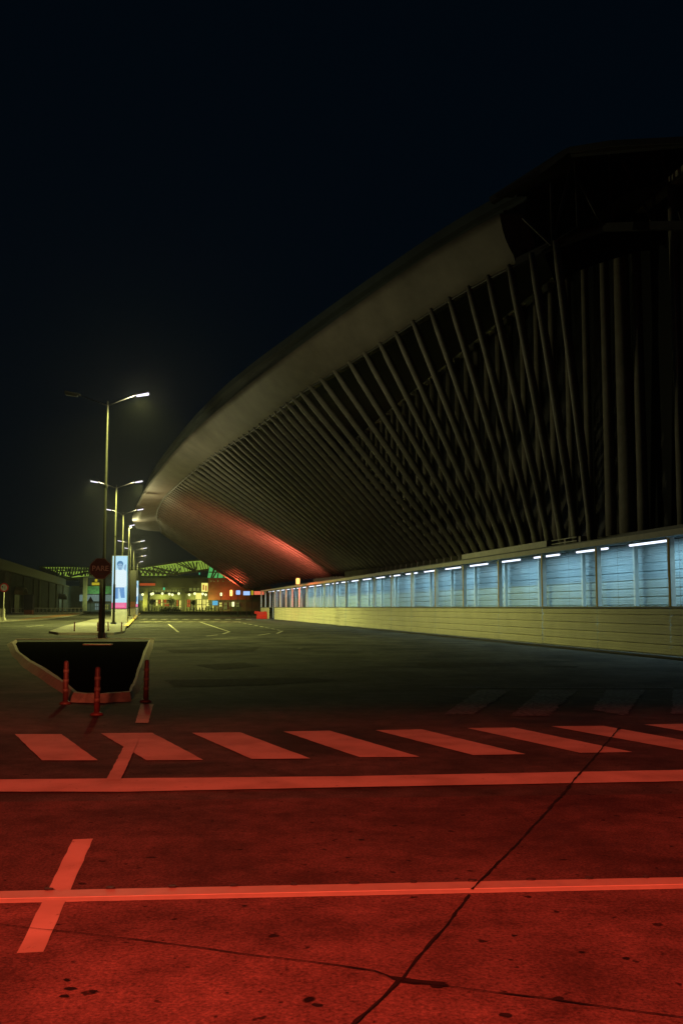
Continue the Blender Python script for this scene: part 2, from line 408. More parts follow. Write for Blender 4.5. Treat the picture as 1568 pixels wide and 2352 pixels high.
for i, (p, lab) in enumerate(spots):
    o = bol if i == 0 else dup(bol); o.location = gp(*p); tag(o, lab, 'bollard', 'red bollards around the traffic islands')
    o.rotation_euler[2] = i; o.rotation_euler[0] = random.uniform(-.03, .03); o.rotation_euler[1] = random.uniform(-.02, .03)
for i, (x, y) in enumerate([(308,1425),(372-63,1416)]):
    o = dup(bol); o.location = gp(x, y); tag(o, ['thin red bollard beside the yellow kerb of the second island', 'farthest thin red bollard beside the yellow kerb near the small totem'][i], 'bollard', 'red bollards around the traffic islands')

# ------------------------------------------------------------------ street lamps
YG = (.82, .85, .19)
def street_lamp(px, py, arms, label, power, hgt=12.6, lean=0):
    Y = (hgt-CAMZ)*F/(HOR-py); p = ap(px, py, Y)
    # refine the distance with the pitch
    for _ in range(4): Y *= (hgt-CAMZ)/(p.z-CAMZ); p = ap(px, py, Y)
    r = empty('street_lamp', (p.x, p.y, 0)); tag(r, label, 'street lamp', 'double-armed street lamps along the road')
    MB().box(-.28, .28, -.28, .28, 0, .06).box(-.2, .2, -.2, .2, .062, .3).build('base_plate', M['dark'], r)
    MB().tube([(0,0,.05),(0,0,3.6),(0,0,3.75),(0,0,hgt)], [.12,.11,.08,.045], 12).build('pole', M['pole'], r, True)
    MB().tube([(0,0,7.9),(0,0,8.05)], .09, 12).build('collar', M['pole'], r)
    for sx, lit, ln in arms:
        MB().tube([(0,0,hgt-.25),(.35*sx,0,hgt-.12),((ln-.35)*sx,0,hgt+.32)], [.035,.032,.028], 8).build('arm', M['dark'], r, True)
        x = ln*sx; z = hgt+.36
        hd = MB(); hd.add([(x-.42*sx,-.07,z-.07),(x-.42*sx,.07,z-.07),(x+.4*sx,.16,z+.08),(x+.4*sx,-.16,z+.08),
                        (x-.42*sx,-.05,z+.02),(x-.42*sx,.05,z+.02),(x+.35*sx,.12,z+.19),(x+.35*sx,-.12,z+.19)],
                       [(0,3,2,1),(4,5,6,7),(0,1,5,4),(1,2,6,5),(2,3,7,6),(3,0,4,7)])
        h = hd.build('lamp_head', M['pole'], r)
        le = MB().add([(x-.3*sx,-.10,z-.06),(x-.3*sx,.10,z-.06),(x+.38*sx,.15,z+.065),(x+.38*sx,-.15,z+.065),
                  (x-.26*sx,-.08,z-.13),(x-.26*sx,.08,z-.13),(x+.36*sx,.12,z-.03),(x+.36*sx,-.12,z-.03)],
                  [(0,1,2,3),(4,7,6,5),(0,4,5,1),(1,5,6,2),(2,6,7,3),(3,7,4,0)])
        le.build('lens', M['lens'] if lit else M['lens_off'], h)
        if lit:
            light('lamp_light', 'SPOT', (x, 0, z-.2), power, YG, .12, r, target=(x, .001, 0), angle=150, blend=.35)
            light('lamp_spill', 'POINT', (x, 0, z-.3), PW*(.24 if Y < 60 else .15), (.95, .86, .42), .12, r)
    return r
PW = 6000
lamps = [
 (248, 921, [(1,True,1.8),(-1,False,1.9)], 'tallest street lamp behind the stop sign, only its right head lit', PW*1.25),
 (268,1115, [(1,True,1.95),(-1,True,1.95)], 'street lamp before the large totem, both its heads lit', PW*2.0),
 (284,1177, [(1,True,1.9),(-1,True,1.75)], 'third street lamp from the stop sign, head lit against the canopy tip', PW*1.8),
 (297,1212, [(1,True,.35)], 'street lamp with one lit head straight above its pole', PW*1.4),
 (301,1247, [(1,True,1.95),(-1,True,1.85)], 'fifth street lamp of the row, lit heads either side behind the single-headed lamp', PW*1.0),
 (307.6,1263,[(1,True,2.1),(-1,True,1.4)], 'sixth street lamp of the row, heads low over the small totem', PW*1.0),
 (310,1280, [(1,True,2.1)], 'distant street lamp, second to last of the row', PW*.5),
 (316,1293, [(1,True,1.0)], 'farthest street lamp of the row with one small light', PW*.5)]
LOBJ = [street_lamp(*a) for a in lamps]

# ------------------------------------------------------------------ stop sign
sY = 51.0; sp = ap(231, 1306, sY)
st = empty('stop_sign', (sp.x, sY, 0), math.radians(8)); tag(st, 'dark red octagonal stop sign reading PARE on a thick pole beside the tall lamp', 'stop sign')
R8 = .57
o8 = [(math.cos(math.pi/8+k*math.pi/4)*R8, math.sin(math.pi/8+k*math.pi/4)*R8) for k in range(8)]
def disc(mb, pts, y0, y1, cz):
    n = len(pts); mb.add([(x, y0, cz+z) for x, z in pts]+[(x, y1, cz+z) for x, z in pts], [tuple(range(n)), tuple(range(2*n-1, n-1, -1))]+[(i, n+i, n+(i+1) % n, (i+1) % n) for i in range(n)])
mb = MB(); disc(mb, o8, -.03, 0, sp.z); mb.build('sign_plate', M['red_sign'], st)
mb = MB(); 
for k in range(8):
    a, b = o8[k], o8[(k+1) % 8]; mb.bar((a[0]*.955, -.034, sp.z+a[1]*.955), (b[0]*.955, -.034, sp.z+b[1]*.955), .006, .03, (0,1,0))
mb.build('rim', M['letters'], st)
text_mesh('lettering', 'PARE', .37, M['letters'], st, (0, -.036, sp.z), (math.pi/2, 0, 0))
MB().tube([(.06,.07,0),(.06,.07,sp.z+.3)], .095, 12).build('post', M['pole'], st, True)
MB().box(-.06, .2, -.03, .05, sp.z-.3, sp.z-.24).box(-.06, .2, -.03+.002, .05, sp.z+.2, sp.z+.26).build('clamp', M['dark'], st)
MB().box(-.2, .32, -.13, .3, 0, .05).build('base', M['dark'], st)

# ------------------------------------------------------------------ advertising totems
def totem(px0, px1, ytop, ybot, Y, label, turn):
    a = ap(px0, ytop, Y); b = ap(px1, ybot, Y); w = b.x-a.x; zt = a.z; zb = b.z
    r = empty('advertising_totem', ((a.x+b.x)/2, Y, 0), turn); tag(r, label, 'totem sign')
    MB().box(-w/2-.02, w/2+.02, .02, .55, 0, zb-.06).build('plinth', M['concrete'], r)
    MB().box(-w/2-.06, w/2+.06, .0, .6, zb-.05, zt+.06).build('cabinet', M['dark'], r)
    H = zt-zb; y = -.01
    X = lambda u: -w/2+u*w
    Z = lambda v: zb+v*H
    names = ['ad_bg','ad_pink','ad_hair','ad_skin','ad_white','ad_jean','ad_jeanl','ad_pinkl','ad_green']
    mb = MB()
    def shp(k, pts, lay): mb.cur = names.index(k); mb.add([(X(u), y-.012*lay, Z(v)) for u, v in pts], [tuple(range(len(pts)))])
    shp('ad_bg', [(0,.11),(.97,.11),(.97,1),(0,1)], 0); shp('ad_pink', [(0,0),(.97,0),(.97,.11),(0,.11)], 0)
    shp('ad_green', [(.972,0),(1,0),(1,1),(.972,1)], 0)
    ell = lambda cx, cz, rx, rz, n=18: [(cx+rx*math.cos(t*2*math.pi/n), cz+rz*math.sin(t*2*math.pi/n)) for t in range(n)]
    shp('ad_hair', ell(.5,.845,.21,.062), 1); shp('ad_skin', ell(.5,.80,.185,.058), 2)
    shp('ad_hair', [(.36,.818),(.46,.823),(.46,.813),(.36,.808)], 3); shp('ad_hair', [(.54,.823),(.65,.818),(.65,.808),(.54,.813)], 3)
    shp('ad_hair', ell(.5,.765,.06,.006,8), 3); shp('ad_skin', [(.42,.77),(.6,.77),(.62,.71),(.4,.71)], 1)
    shp('ad_white', [(.3,.745),(.42,.73),(.58,.73),(.75,.745),(.93,.70),(.95,.43),(.82,.40),(.2,.40),(.12,.62),(.17,.71)], 4)
    shp('ad_skin', [(.74,.75),(.8,.83),(.9,.84),(.92,.8),(.86,.72)], 3)
    shp('ad_jean', [(.24,.40),(.80,.40),(.86,.20),(.60,.20),(.52,.33),(.44,.19),(.2,.18)], 5)
    shp('ad_jeanl', [(.40,.38),(.52,.38),(.50,.22),(.40,.2)], 6)
    for v in (.03, .055, .08): shp('ad_pinkl', [(.15,v),(.85,v),(.85,v+.011),(.15,v+.011)], 1)
    mb.build('poster', [M[k] for k in names], r)
    c = (X(.5), -1.2, Z(.5))
    light('totem_glow', 'POINT', (0, -.9, (zt+zb)/2), 260, (.5, .75, 1), .5, r)
    return r
totem(259.5, 292, 1277, 1397.5, 95, 'tall lit advertising totem showing a man in white shirt and jeans', math.radians(0))
totem(309, 317.5, 1334, 1394, 175, 'smaller distant lit totem seen edge-on beside its dark flank', math.radians(-4))
# dark flank cabinet beside the second totem
q = ap(305, 1396, 172)
fk = empty('dark_billboard', (q.x, 172, 0)); tag(fk, 'unlit dark billboard with brownish foot left of the small distant totem', 'billboard')
MB().box(-.85, .45, 0, .5, 0, 2.2).build('plinth', M['concrete'], fk); MB().box(-.9, .5, -.05, .55, 2.202, 8).build('panel', M['steel'], fk)
MB().box(-.88, .48, -.06, -.045, 1.7, 2.6).build('band', M['farred'], fk)

# ------------------------------------------------------------------ covered walkway / hoarding
MW = -.1942
def wall(X0, Y): return Vector((X0+MW*Y, Y, 0))
K = CAMZ*F
XF = 17.05
wr = math.atan(-MW)          # rotation of the wall direction
wdir = Vector((MW, 1, 0)).normalized(); wout = Vector((-1, MW, 0)).normalized()   # outwards, to the road
wk = empty('covered_walkway', wall(XF, 60)); tag(wk, 'long covered walkway with cream hoarding below and blue corrugated wall behind posts', 'walkway')
W0 = Vector(wk.location)
joints = []
y = 28.0
jx = [1536,1369,1244,1144,1063,999]
jY = [K/( .0936*(x-340)) for x in jx]
jY = [22.2, 27.4]+jY
while jY[-1] < 150: jY.append(jY[-1]+5.35)
def corr(a, b, z0, z1, period, out, name, m, parent, depth=.05):
    """sheet metal with horizontal ribs, real relief"""
    prof = []; z = z0
    while z < z1-.01:
        for dz, dd in ((0, -depth*.9), (.035, -depth*.9), (.045, 0), (.105, 0), (.115, -.010), (.125, 0), (.2, 0), (.21, -.010), (.22, 0), (period-.03, 0)):
            if z+dz < z1: prof.append((dd, z+dz))
        z += period
    prof.append((0, z1))
    rows = [[p+out*d_+Vector((0,0,z_)) for d_, z_ in prof] for p in (a, b)]
    return MB().grid(rows).build(name, m, parent)
for ya, yb in zip(jY, jY[1:]):
    if 133 < ya < 138: continue                       # doorway gap behind the red barrier
    a = wall(XF, ya+.012)-W0; b = wall(XF, yb-.012)-W0
    wob = random.uniform(-.012, .012)
    corr(a+wout*wob, b+wout*wob, .03, CAMZ, .325, wout, 'hoarding_panel', M['hoard'], wk)
pm = MB().bar((0,0,CAMZ+.012),(0,0,3.9), .17, .19, (0,1,0))
first = None
for ya in jY:
    if first is None: first = pm.build('front_post', M['post'], wk); o = first
    else: o = first.copy(); COL.objects.link(o)
    o.location = wall(XF+.10, ya)-W0; o.rotation_euler[2] = wr
# outer edge strips on posts, yellow lamplight put into their colour
first = None
for ya in jY[:14]:
    if first is None: first = MB().box(-.02, .0, -.085, -.0, CAMZ+.02, 3.88).build('post_lit_edge', M['yelline'], wk); o = first
    else: o = first.copy(); COL.objects.link(o)
    o.location = wall(XF+.02, ya)-W0; o.rotation_euler[2] = wr
YE = jY[-1]
a, b = wall(XF-.02, 22)-W0, wall(XF-.02, YE)-W0
MB().bar(a+Vector((0,0,4.03)), b+Vector((0,0,4.03)), .1, .2).build('top_beam', M['beam'], wk)
MB().bar(a+Vector((0,0,CAMZ+.02))+wdir*0, b+Vector((0,0,CAMZ+.02)), .06, .05).build('middle_rail', M['beam'], wk)
a2, b2 = wall(XF+1.25, 22)-W0, wall(XF+1.25, YE)-W0
MB().bar(a2+Vector((0,0,4.16)), b2+Vector((0,0,4.16)), 2.5, .05).build('roof_sheet', M['roofm'], wk)
# roof purlins
XB = 19.4
for ya in jY: MB().bar(wall(XF+.05, ya)-W0+Vector((0,0,4.05)), wall(XB-.05, ya)-W0+Vector((0,0,4.05)), .08, .14).build('purlin', M['post'], wk)
# blue back wall to x~639 and then dark openings
yy = 22.0
while yy < 122:
    a = wall(XB, yy+.01)-W0; b = wall(XB, yy+4.79)-W0
    corr(a, b, .05, 4.12, .325, wout, 'blue_wall_panel', M['blue'], wk); yy += 4.8
mbp = MB().bar((0,0,.02),(0,0,4.1), .15, .16, (0,1,0)); first = None
yy = 22.0+2.2; 
XI = 19.15
inner = [K/1.6*XI/(x-340) for x in (1458,1338,1238,1160,1091,1037)]
inner = [inner[0]-9.2, inner[0]-4.6]+inner
while inner[-1] < 150: inner.append(inner[-1]+4.7)
for ya in inner:
    if first is None: first = mbp.build('inner_post', M['postw'], wk); o = first
    else: o = first.copy(); COL.objects.link(o)
    o.location = wall(XI, ya)-W0; o.rotation_euler[2] = wr
MB().bar(wall(XB, 122.5)-W0+Vector((0,0,2)), wall(XB, YE)-W0+Vector((0,0,2)), .1, 4).build('dark_bay_sheet', M['dark'], wk)  # dark sheet imitates the shade inside the open end bays
# broken box on the roof edge + cable tray
MB().bar(wall(XF+.1, 42.5)-W0+Vector((0,0,4.32)), wall(XF+.1, 54)-W0+Vector((0,0,4.32)), .3, .26).build('cable_tray', M['beam'], wk)
MB().bar(wall(XF+.1, 39.8)-W0+Vector((0,0,4.27)), wall(XF+.1, 42.3)-W0+Vector((0,0,4.27)), .06, .04).bar(wall(XF+.1, 39.8)-W0+Vector((0,0,4.42)), wall(XF+.1, 42.3)-W0+Vector((0,0,4.42)), .04, .03).build('cable', M['beam'], wk)
# ground strip at foot: dark brown
MB().sheet([wall(XF-.05, 22)+Vector((0,0,.01)), wall(XF-.75, 22)+Vector((0,0,.01)), wall(XF-.45, 80)+Vector((0,0,.01)), wall(XF-.05, 80)+Vector((0,0,.01))]).build('foot_strip', mat('foot_strip', (.03, .022, .015), .95, noise=.5, scale=1.5), apron)

# fluorescent fixtures
def fixture():
    r = empty('fluorescent_light', (0,0,0))
    MB().box(-.07, .07, -1.5, 1.5, .035, .085).box(-.03, .03, -1.3, -1.2, .087, .16).box(-.03, .03, 1.2, 1.3, .087, .16).build('housing', M['post'], r)
    MB().tube([(0,-1.44,0),(0,1.44,0)], .042, 10).build('tube', M['tube'], r, True)
    return r
fx = fixture(); XT = 18.15
ty = 35.95-9.4; i = 0
lab = ['nearest the camera, outside the frame', 'just beyond the right frame edge', 'second', 'third']
tubeY = []
yv = 36.1-9.3
while yv < 150: tubeY.append(yv); yv += 4.65
ORD = ['first','second','third','fourth','fifth','sixth','seventh','eighth','ninth','tenth','eleventh','twelfth','thirteenth','fourteenth','fifteenth','sixteenth','seventeenth','eighteenth','nineteenth','twentieth','twenty-first','twenty-second','twenty-third','twenty-fourth','twenty-fifth','twenty-sixth','twenty-seventh','twenty-eighth','twenty-ninth','thirtieth']
for i, ya in enumerate(tubeY):
    o = fx if i == 0 else dup(fx)
    p = wall(XT, ya); o.location = (p.x, p.y, 3.93); o.rotation_euler[2] = wr
    if i == 0: TL = []
    la = bpy.data.lights.new('tube_light', 'AREA') if i == 0 else la
    la.shape = 'RECTANGLE'; la.size = .1; la.size_y = 2.8; la.energy = 29; la.color = (.50, .86, 1.0)
    lo = bpy.data.objects.new('tube_light', la); COL.objects.link(lo); lo.parent = o; lo.location = (.02, 0, -.06); lo.rotation_euler = (0, math.radians(-10), 0)
    k = i-2
    l_ = ('fluorescent tube under the walkway roof, just outside the right frame edge, %s out' % ('two' if k == -2 else 'one')) if k < 0 else \
         'lit fluorescent tube under the walkway roof, %s from the right frame edge' % ORD[k]
    tag(o, l_, 'tube light', 'fluorescent tubes under the walkway roof')

# ------------------------------------------------------------------ terminal building with ribbed canopy
# base (bx,by,Yb)  top (tx,ty,Yt)   fascia upper (ux,uy)
T = [((1392,1208,43.6),(1330,520,43.3),(1290,405)),
     ((1355,1212,45.0),(1275,556,44.7),(1235,440)),
     ((1210,1238,52.6),(1045,677,51.8),(1002,574)),
     ((1095,1255,60.6),(850,802,59.3),(800,713)),
     ((1010,1272,68.3),(703,892,66.5),(640,831)),
     ((905,1290,81),(594,976,79),(540,908)),
     ((810,1303,98),(480,1052,95),(430,1006)),
     ((740,1312,114),(405,1115,109),(352,1098)),
     ((675,1323,132),(372,1150,121),(322,1145)),
     ((610,1335,149),(359,1185,135),(304,1190)),
     ((556,1346,165),(372,1221,157),(313,1213))]
TP = [(ap(*b), ap(*t), ap(u[0], u[1], t[2]*.985)) for b, t, u in T]
SB = [b.y for b, _, _ in TP]
def cr(p0, p1, p2, p3, t): return .5*((2*p1)+(-p0+p2)*t+(2*p0-5*p1+4*p2-p3)*t*t+(-p0+3*p1-3*p2+p3)*t**3)
def smooth_line(pts, n=6):
    out = []; N = len(pts)
    for i in range(N-1):
        p0 = pts[max(i-1,0)]; p3 = pts[min(i+2,N-1)]
        for k in range(n): out.append(cr(p0, pts[i], pts[i+1], p3, k/n))
    out.append(pts[-1]); return out
def sample(Yb):
    i = 0
    while i < len(SB)-2 and SB[i+1] < Yb: i += 1
    t = (Yb-SB[i])/(SB[i+1]-SB[i]); N = len(TP)
    g_ = lambda j, c: TP[max(0, min(N-1, j))][c]
    # finite-difference hermite on uneven spacing
    res = []
    for c in range(3):
        def tang(j):
            j0 = max(0, j-1); j1 = min(N-1, j+1); return (TP[j1][c]-TP[j0][c])/(SB[j1]-SB[j0])
        h = SB[i+1]-SB[i]; t2 = t*t; t3 = t2*t
        res.append((2*t3-3*t2+1)*TP[i][c]+(t3-2*t2+t)*h*tang(i)+(-2*t3+3*t2)*TP[i+1][c]+(t3-t2)*h*tang(i+1))
    return res
tb = empty('terminal_building', wall(24, 80)); T0 = Vector(tb.location)
tag(tb, 'huge terminal building with sweeping ribbed canopy behind the covered walkway', 'building')
ribs = []; Yb = 45.0
while Yb < 164.9: ribs.append(Yb); Yb += 1.62 if Yb < 120 else 2.2
ribs.append(165)
for Yb in ribs:
    b, t, u = sample(Yb); b = b-T0; t = t-T0
    b = b + (b-t).normalized()*1.2
    far = Yb > 108
    R = .19 if not far else .13
    p = [b, b.lerp(t, .09), b.lerp(t, .095), b.lerp(t, .30), b.lerp(t, .305), b.lerp(t, .92), t.lerp(b, -.005)]
    sag = (b-t).cross(Vector((0,1,0))).normalized()
    pts = [q + Vector((.25, 0, -.30))*math.sin(math.pi*s_)*(t-b).length*.022 for q, s_ in zip(p, (0,.09,.095,.3,.305,.92,1))]
    mb = MB().tube(pts, [R*1.15, R*1.15, R*1.0, R*.98, R*1.12, R*1.05, R*.7], 8 if far else 10)
    mb.build('rib', M['rib'], tb, True)
samples_ = [43.6+i*(165-43.6)/90 for i in range(91)]
S = [sample(y_) for y_ in samples_]
# fascia band (starts at the cut, Y~47.4), given a small bulge and a thickness
fs = [s_ for s_, y_ in zip(S, samples_) if y_ >= 46.6]
rows = []
for b, t, u in fs:
    n_ = Vector((-1, -.2, -.3)).normalized(); h = (u-t).length
    r_ = [t+Vector((.25,0,-.02)), t]
    for k in (1,2,3,4,5): r_.append(t.lerp(u, k/6)+n_*math.sin(math.pi*k/6)*h*.07)
    r_ += [u, u+Vector((1.2,.2,.05)), t+Vector((1.1,.1,.3))]
    rows.append([q-T0 for q in r_])
fa = MB().grid(rows)
fa.add(rows[0], [tuple(range(len(rows[0])))]); fa.add(rows[-1], [tuple(range(len(rows[-1])))])
fa.build('fascia', M['fascia'], tb, True)
MB().tube([t-T0+Vector((.1,0,-.08)) for b, t, u in fs], .07, 6).build('fascia_drip', M['steel'], tb, True)
# segment joints on the fascia
for i in range(4, len(fs)-1, 5):
    b, t, u = fs[i]
# soffit from rib tops up to the inner beam (X0=24.2, Z 21.4)
def inner_top(Yb): p = wall(24.2, Yb+1); return Vector((p.x, p.y, 21.4 if Yb > 50 else 21.4))
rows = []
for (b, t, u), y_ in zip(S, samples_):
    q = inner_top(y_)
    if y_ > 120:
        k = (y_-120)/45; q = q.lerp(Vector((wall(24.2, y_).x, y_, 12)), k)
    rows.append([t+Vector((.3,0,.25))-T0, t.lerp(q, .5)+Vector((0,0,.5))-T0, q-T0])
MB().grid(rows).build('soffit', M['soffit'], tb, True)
# solid shell panel behind the far ribs
rows = []
for (b, t, u), y_ in zip(S, samples_):
    if y_ < 106: continue
    bb = b+(b-t).normalized()*1.2; off = Vector((.35, .1, .3)); r_ = []
    for k in range(7):
        s_ = k/6; r_.append(bb.lerp(t, s_)+Vector((.25,0,-.30))*math.sin(math.pi*s_)*(t-b).length*.022+off*(.35 if y_ > 150 else 1)-T0)
    rows.append(r_)
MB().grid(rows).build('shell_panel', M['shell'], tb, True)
# end closure so that the shell has thickness at its far edge
b, t, u = S[-1]; MB().tube([b-T0, b.lerp(t,.5)+Vector((.2,0,-.2))-T0, t-T0], .3, 8).build('end_rib', M['shell'], tb, True)
# inner beam, columns and dark glazing
ib = [inner_top(y_)-T0 for y_ in (30, 122)]
MB().bar(ib[0], ib[1], .5, .45).build('inner_beam', M['column'], tb)
MB().bar(wall(25.0, 28)-T0+Vector((0,0,11)), wall(25.0, 150)-T0+Vector((0,0,11)), .2, 22).build('glazed_wall', M['glassdark'], tb)
colx = [(44.8,.24),(48.4,.26),(49.95,.42),(51.8,.27)]
yv = 54.2
while yv < 118: colx.append((yv, .22)); yv += 2.3
first = None
for ya, r_ in colx:
    p = wall(24.1, ya)-T0
    mb = MB().tube([(0,0,3.5),(0,0,7.0),(0,0,7.05),(0,0,21.3)], [r_*1.05, r_*1.05, r_, r_*.92], 12); o = mb.build('column', M['column'], tb, True); o.location = p
MB().bar(wall(20.8, 30)-T0+Vector((0,0,2.4)), wall(20.8, 150)-T0+Vector((0,0,2.4)), .5, 4.8).build('base_wall', M['steel'], tb)
for ya in [31+i*1.62 for i in range(44)]:     # shoe blocks carrying the ribs
    if ya < 44: continue
    b, t, u = sample(ya); MB().box(b.x-.25-T0.x, b.x+.3-T0.x, b.y-.18, b.y+.18, 4.2, b.z-.35).build('rib_shoe', M['rib'], tb).location.y = -T0.y
# upper roof: a set-back sheet edge above the fascia
rows = []
for (b, t, u), y_ in zip(S, samples_):
    if y_ < 47: continue
    w_ = min(1, (y_-47)/40)
    e = u+Vector((.9, .4, 1.0+1.0*w_)); e2 = e+Vector((.05,0,.55)); bk = wall(26, y_+2); 
    rows.append([u+Vector((1.3,.2,.06))-T0, e+Vector((.5,0,0))-T0, e-T0, e2-T0, Vector((bk.x, bk.y, 24.0+0*w_))-T0])
MB().grid(rows).build('upper_roof', M['roofm'], tb, False)
# near-end roof mass with trusses
def A(px, py, Y): return ap(px, py, Y)-T0
tr = MB()
bot = [A(1186,603,47.2), A(1270,562,46), A(1385,522,45), A(1640,516,41)]
top = [A(1128,462,47.5), A(1300,352,45), A(1640,322,41)]
for a, b in zip(bot, bot[1:]): tr.bar(a, b, .3, .35)
for a, b in zip(top, top[1:]): tr.bar(a, b, .35, .3)
tr.bar(A(1158,485,47.2), A(1186,603,47.2), .25, .2)
for a, b in [((1268,562),(1265,420)),((1268,562),(1310,380)),((1328,545),(1320,365)),((1200,500),(1265,562)),((1385,522),(1320,400)),((1400,520),(1400,350)),((1400,520),(1470,345)),((1500,518),(1420,350)),((1500,518),(1500,345)),((1568,516),(1510,345))]:
    tr.bar(A(*a, 45.6), A(*b, 45.6), .12, .12)
tr.build('truss', M['steel'], tb)
rows = [[A(x, y, 45-.0) + Vector((2.5, 3, 0)) for x, y in r] for r in ([(1180,598),(1270,560),(1385,524),(1700,510)], [(1135,470),(1300,372),(1385,352),(1700,330)])]
MB().grid(rows).build('gable_panel', M['glassdark'], tb)
e0 = [A(1140,452,46.5), A(1240,395,45.5), A(1305,345,44.5), A(1400,330,43), A(1640,318,40)]
for dz, w_ in ((0, .12),):
    mb = MB()
    for a, b in zip(e0, e0[1:]): mb.bar(a+Vector((0,0,dz)), b+Vector((0,0,dz)), .12, w_*2.2)
    mb.build('roof_edge', M['steel'], tb)
rr = [[p for p in e0], [p+Vector((9, 6, 2.0)) for p in e0]]
MB().grid(rr).build('near_roof', M['steel'], tb)

# ------------------------------------------------------------------ red plastic barrier before the doorway
bp = gp(601, 1421.5); rb = empty('plastic_barrier', bp, math.radians(4)); tag(rb, 'bright red plastic road barrier by the walkway doorway', 'barrier')
prof = [(-.26,0),(-.26,.22),(-.12,.5),(-.1,1.02),(.1,1.02),(.12,.5),(.26,.22),(.26,0)]
mb = MB()
L_ = .72
mb.add([(-L_, y_, z_) for y_, z_ in prof]+[(L_, y_, z_) for y_, z_ in prof], [tuple(range(7,-1,-1)), tuple(range(8,16))]+[(i, (i+1) % 8, 8+(i+1) % 8, 8+i) for i in range(8)])
mb.build('body', M['barrier'], rb)
MB().box(-L_-.3, -L_-.002, -.1, .1, .72, 1.1).build('coupling', M['barrier'], rb); MB().box(L_+.002, L_+.22, -.1, .1, .1, .68).build('coupling', M['barrier'], rb)
MB().tube([(-.5,0,1.02),(-.5,0,1.1)], .07, 10).tube([(.45,0,1.02),(.45,0,1.1)], .07, 10).build('filler_cap', M['barrier'], rb)

# ------------------------------------------------------------------ beacons on/after the walkway
def beacon(px, py, Y, w, h, label, m, base, mm=None):
    p = ap(px, py, Y); r = empty('beacon_light', (p.x, p.y, base)); tag(r, label, 'beacon')
    zc = p.z-base
    MB().tube([(0,0,0),(0,0,zc-h/2)], .05, 8).build('mast', mm or M['dark'], r); MB().box(-w/2-.05, w/2+.05, -w/2-.02, w/2+.05, zc-h/2-.06, zc-h/2-.002).box(-w/2-.05, w/2+.05, -w/2-.02, w/2+.05, zc+h/2+.002, zc+h/2+.06).build('cap', M['dark'], r)
    MB().tube([(0,0,zc-h/2),(0,0,zc-h*.3),(0,0,zc+h*.3),(0,0,zc+h/2)], [w*.42, w/2, w/2, w*.42], 14).build('lens', m, r, True)
    return r, p
b1, q1 = beacon(684, 1335, 106, .40, .62, 'glowing amber beacon standing on the walkway roof', M['amber'], 4.19)
b2, q2 = beacon(531, 1362, 168, .46, 1.0, 'glowing orange beacon on a mast at the far end of the walkway', M['amber'], 0)
b3, q3 = beacon(508, 1365, 200, .4, .62, 'small yellow-green lamp on a mast left of the orange beacon', M['globe'], 0)
b4, q4 = beacon(547, 1361, 175, .75, .75, 'round blue-white lamp on a mast between the orange beacon and the posts', M['bluew'], 0)
ORc = (1, .115, .045)
light('beacon_glow', 'SPOT', (-.9, .8, q1.z-4.19+.5), 7000, (1,.17,.10), .5, b1, target=(-5, 9, 3.6), angle=140, blend=1)
light('beacon_glow', 'POINT', (0, -.35, q1.z-4.19), 160, ORc, .2, b1)
light('beacon_glow', 'SPOT', (0, -.4, q2.z), 11000, ORc, .3, b2, target=(4, -14, 13), angle=62, blend=1)
light('beacon_glow', 'POINT', (0, -.4, q2.z), 350, ORc, .2, b2)
# lit sign boards at the walkway's far end
def board(px0, px1, py0, py1, Y, m, label, cat='lit sign', foot=0.0, name='lit_sign'):
    a = ap(px0, py0, Y); b = ap(px1, py1, Y); r = empty(name, ((a.x+b.x)/2, Y, foot)); tag(r, label, cat)
    w = (b.x-a.x)/2; z0 = b.z-foot; z1 = a.z-foot
    MB().box(-w-.04, w+.04, .0, .2, z0-.04, z1+.04).build('case', M['dark'], r)
    MB().box(-w, w, -.03, -.004, z0, z1).build('face', m, r)
    MB().box(-.05, .05, .05, .13, 0, z0-.045).build('stand', M['dark'], r)
    return r
board(559, 574, 1358, 1367, 170, M['bluew'], 'lit blue-white board right of the round blue lamp')
board(577, 581.5, 1356.5, 1366.5, 168, M['signy'], 'narrow lit yellow board at the head of the dark posts')
board(583.5, 606, 1358, 1366, 172, M['pinkband'], 'wide lit orange-pink board glowing behind the first walkway posts')

# ------------------------------------------------------------------ left: no-left-turn sign, barrier, railing, cabinet, building
bl = gp(4, 1428); bq = empty('concrete_barrier', (bl.x-1.2, bl.y, 0)); tag(bq, 'pale flared concrete barrier at the foot of the no-left-turn sign', 'barrier')
prof = [(-.45,0),(-.42,.15),(-.2,.55),(-.15,1.5),(.15,1.5),(.2,.55),(.42,.15),(.45,0)]; L_ = 1.7
MB().add([(-L_*(1.0 if z_ < .3 else .9), y_, z_) for y_, z_ in prof]+[(L_*(1.0 if z_ < .3 else .9), y_, z_) for y_, z_ in prof], [tuple(range(7,-1,-1)), tuple(range(8,16))]+[(i, (i+1) % 8, 8+(i+1) % 8, 8+i) for i in range(8)]).build('body', M['concrete'], bq)
nt_ = ap(10, 1349.5, 113); nl = empty('no_left_turn_sign', (nt_.x, 113, 0)); tag(nl, 'round no-left-turn sign with red ring on a pale pole', 'road sign')
cz = nt_.z; circ = lambda r, n=28: [(math.cos(2*math.pi*k/n)*r, math.sin(2*math.pi*k/n)*r) for k in range(n)]
mb = MB(); disc(mb, circ(.52), -.02, 0, cz); mb.build('plate', M['signred'], nl)
mb = MB(); disc(mb, circ(.37), -.03, -.022, cz); mb.build('face', M['signwhite'], nl)
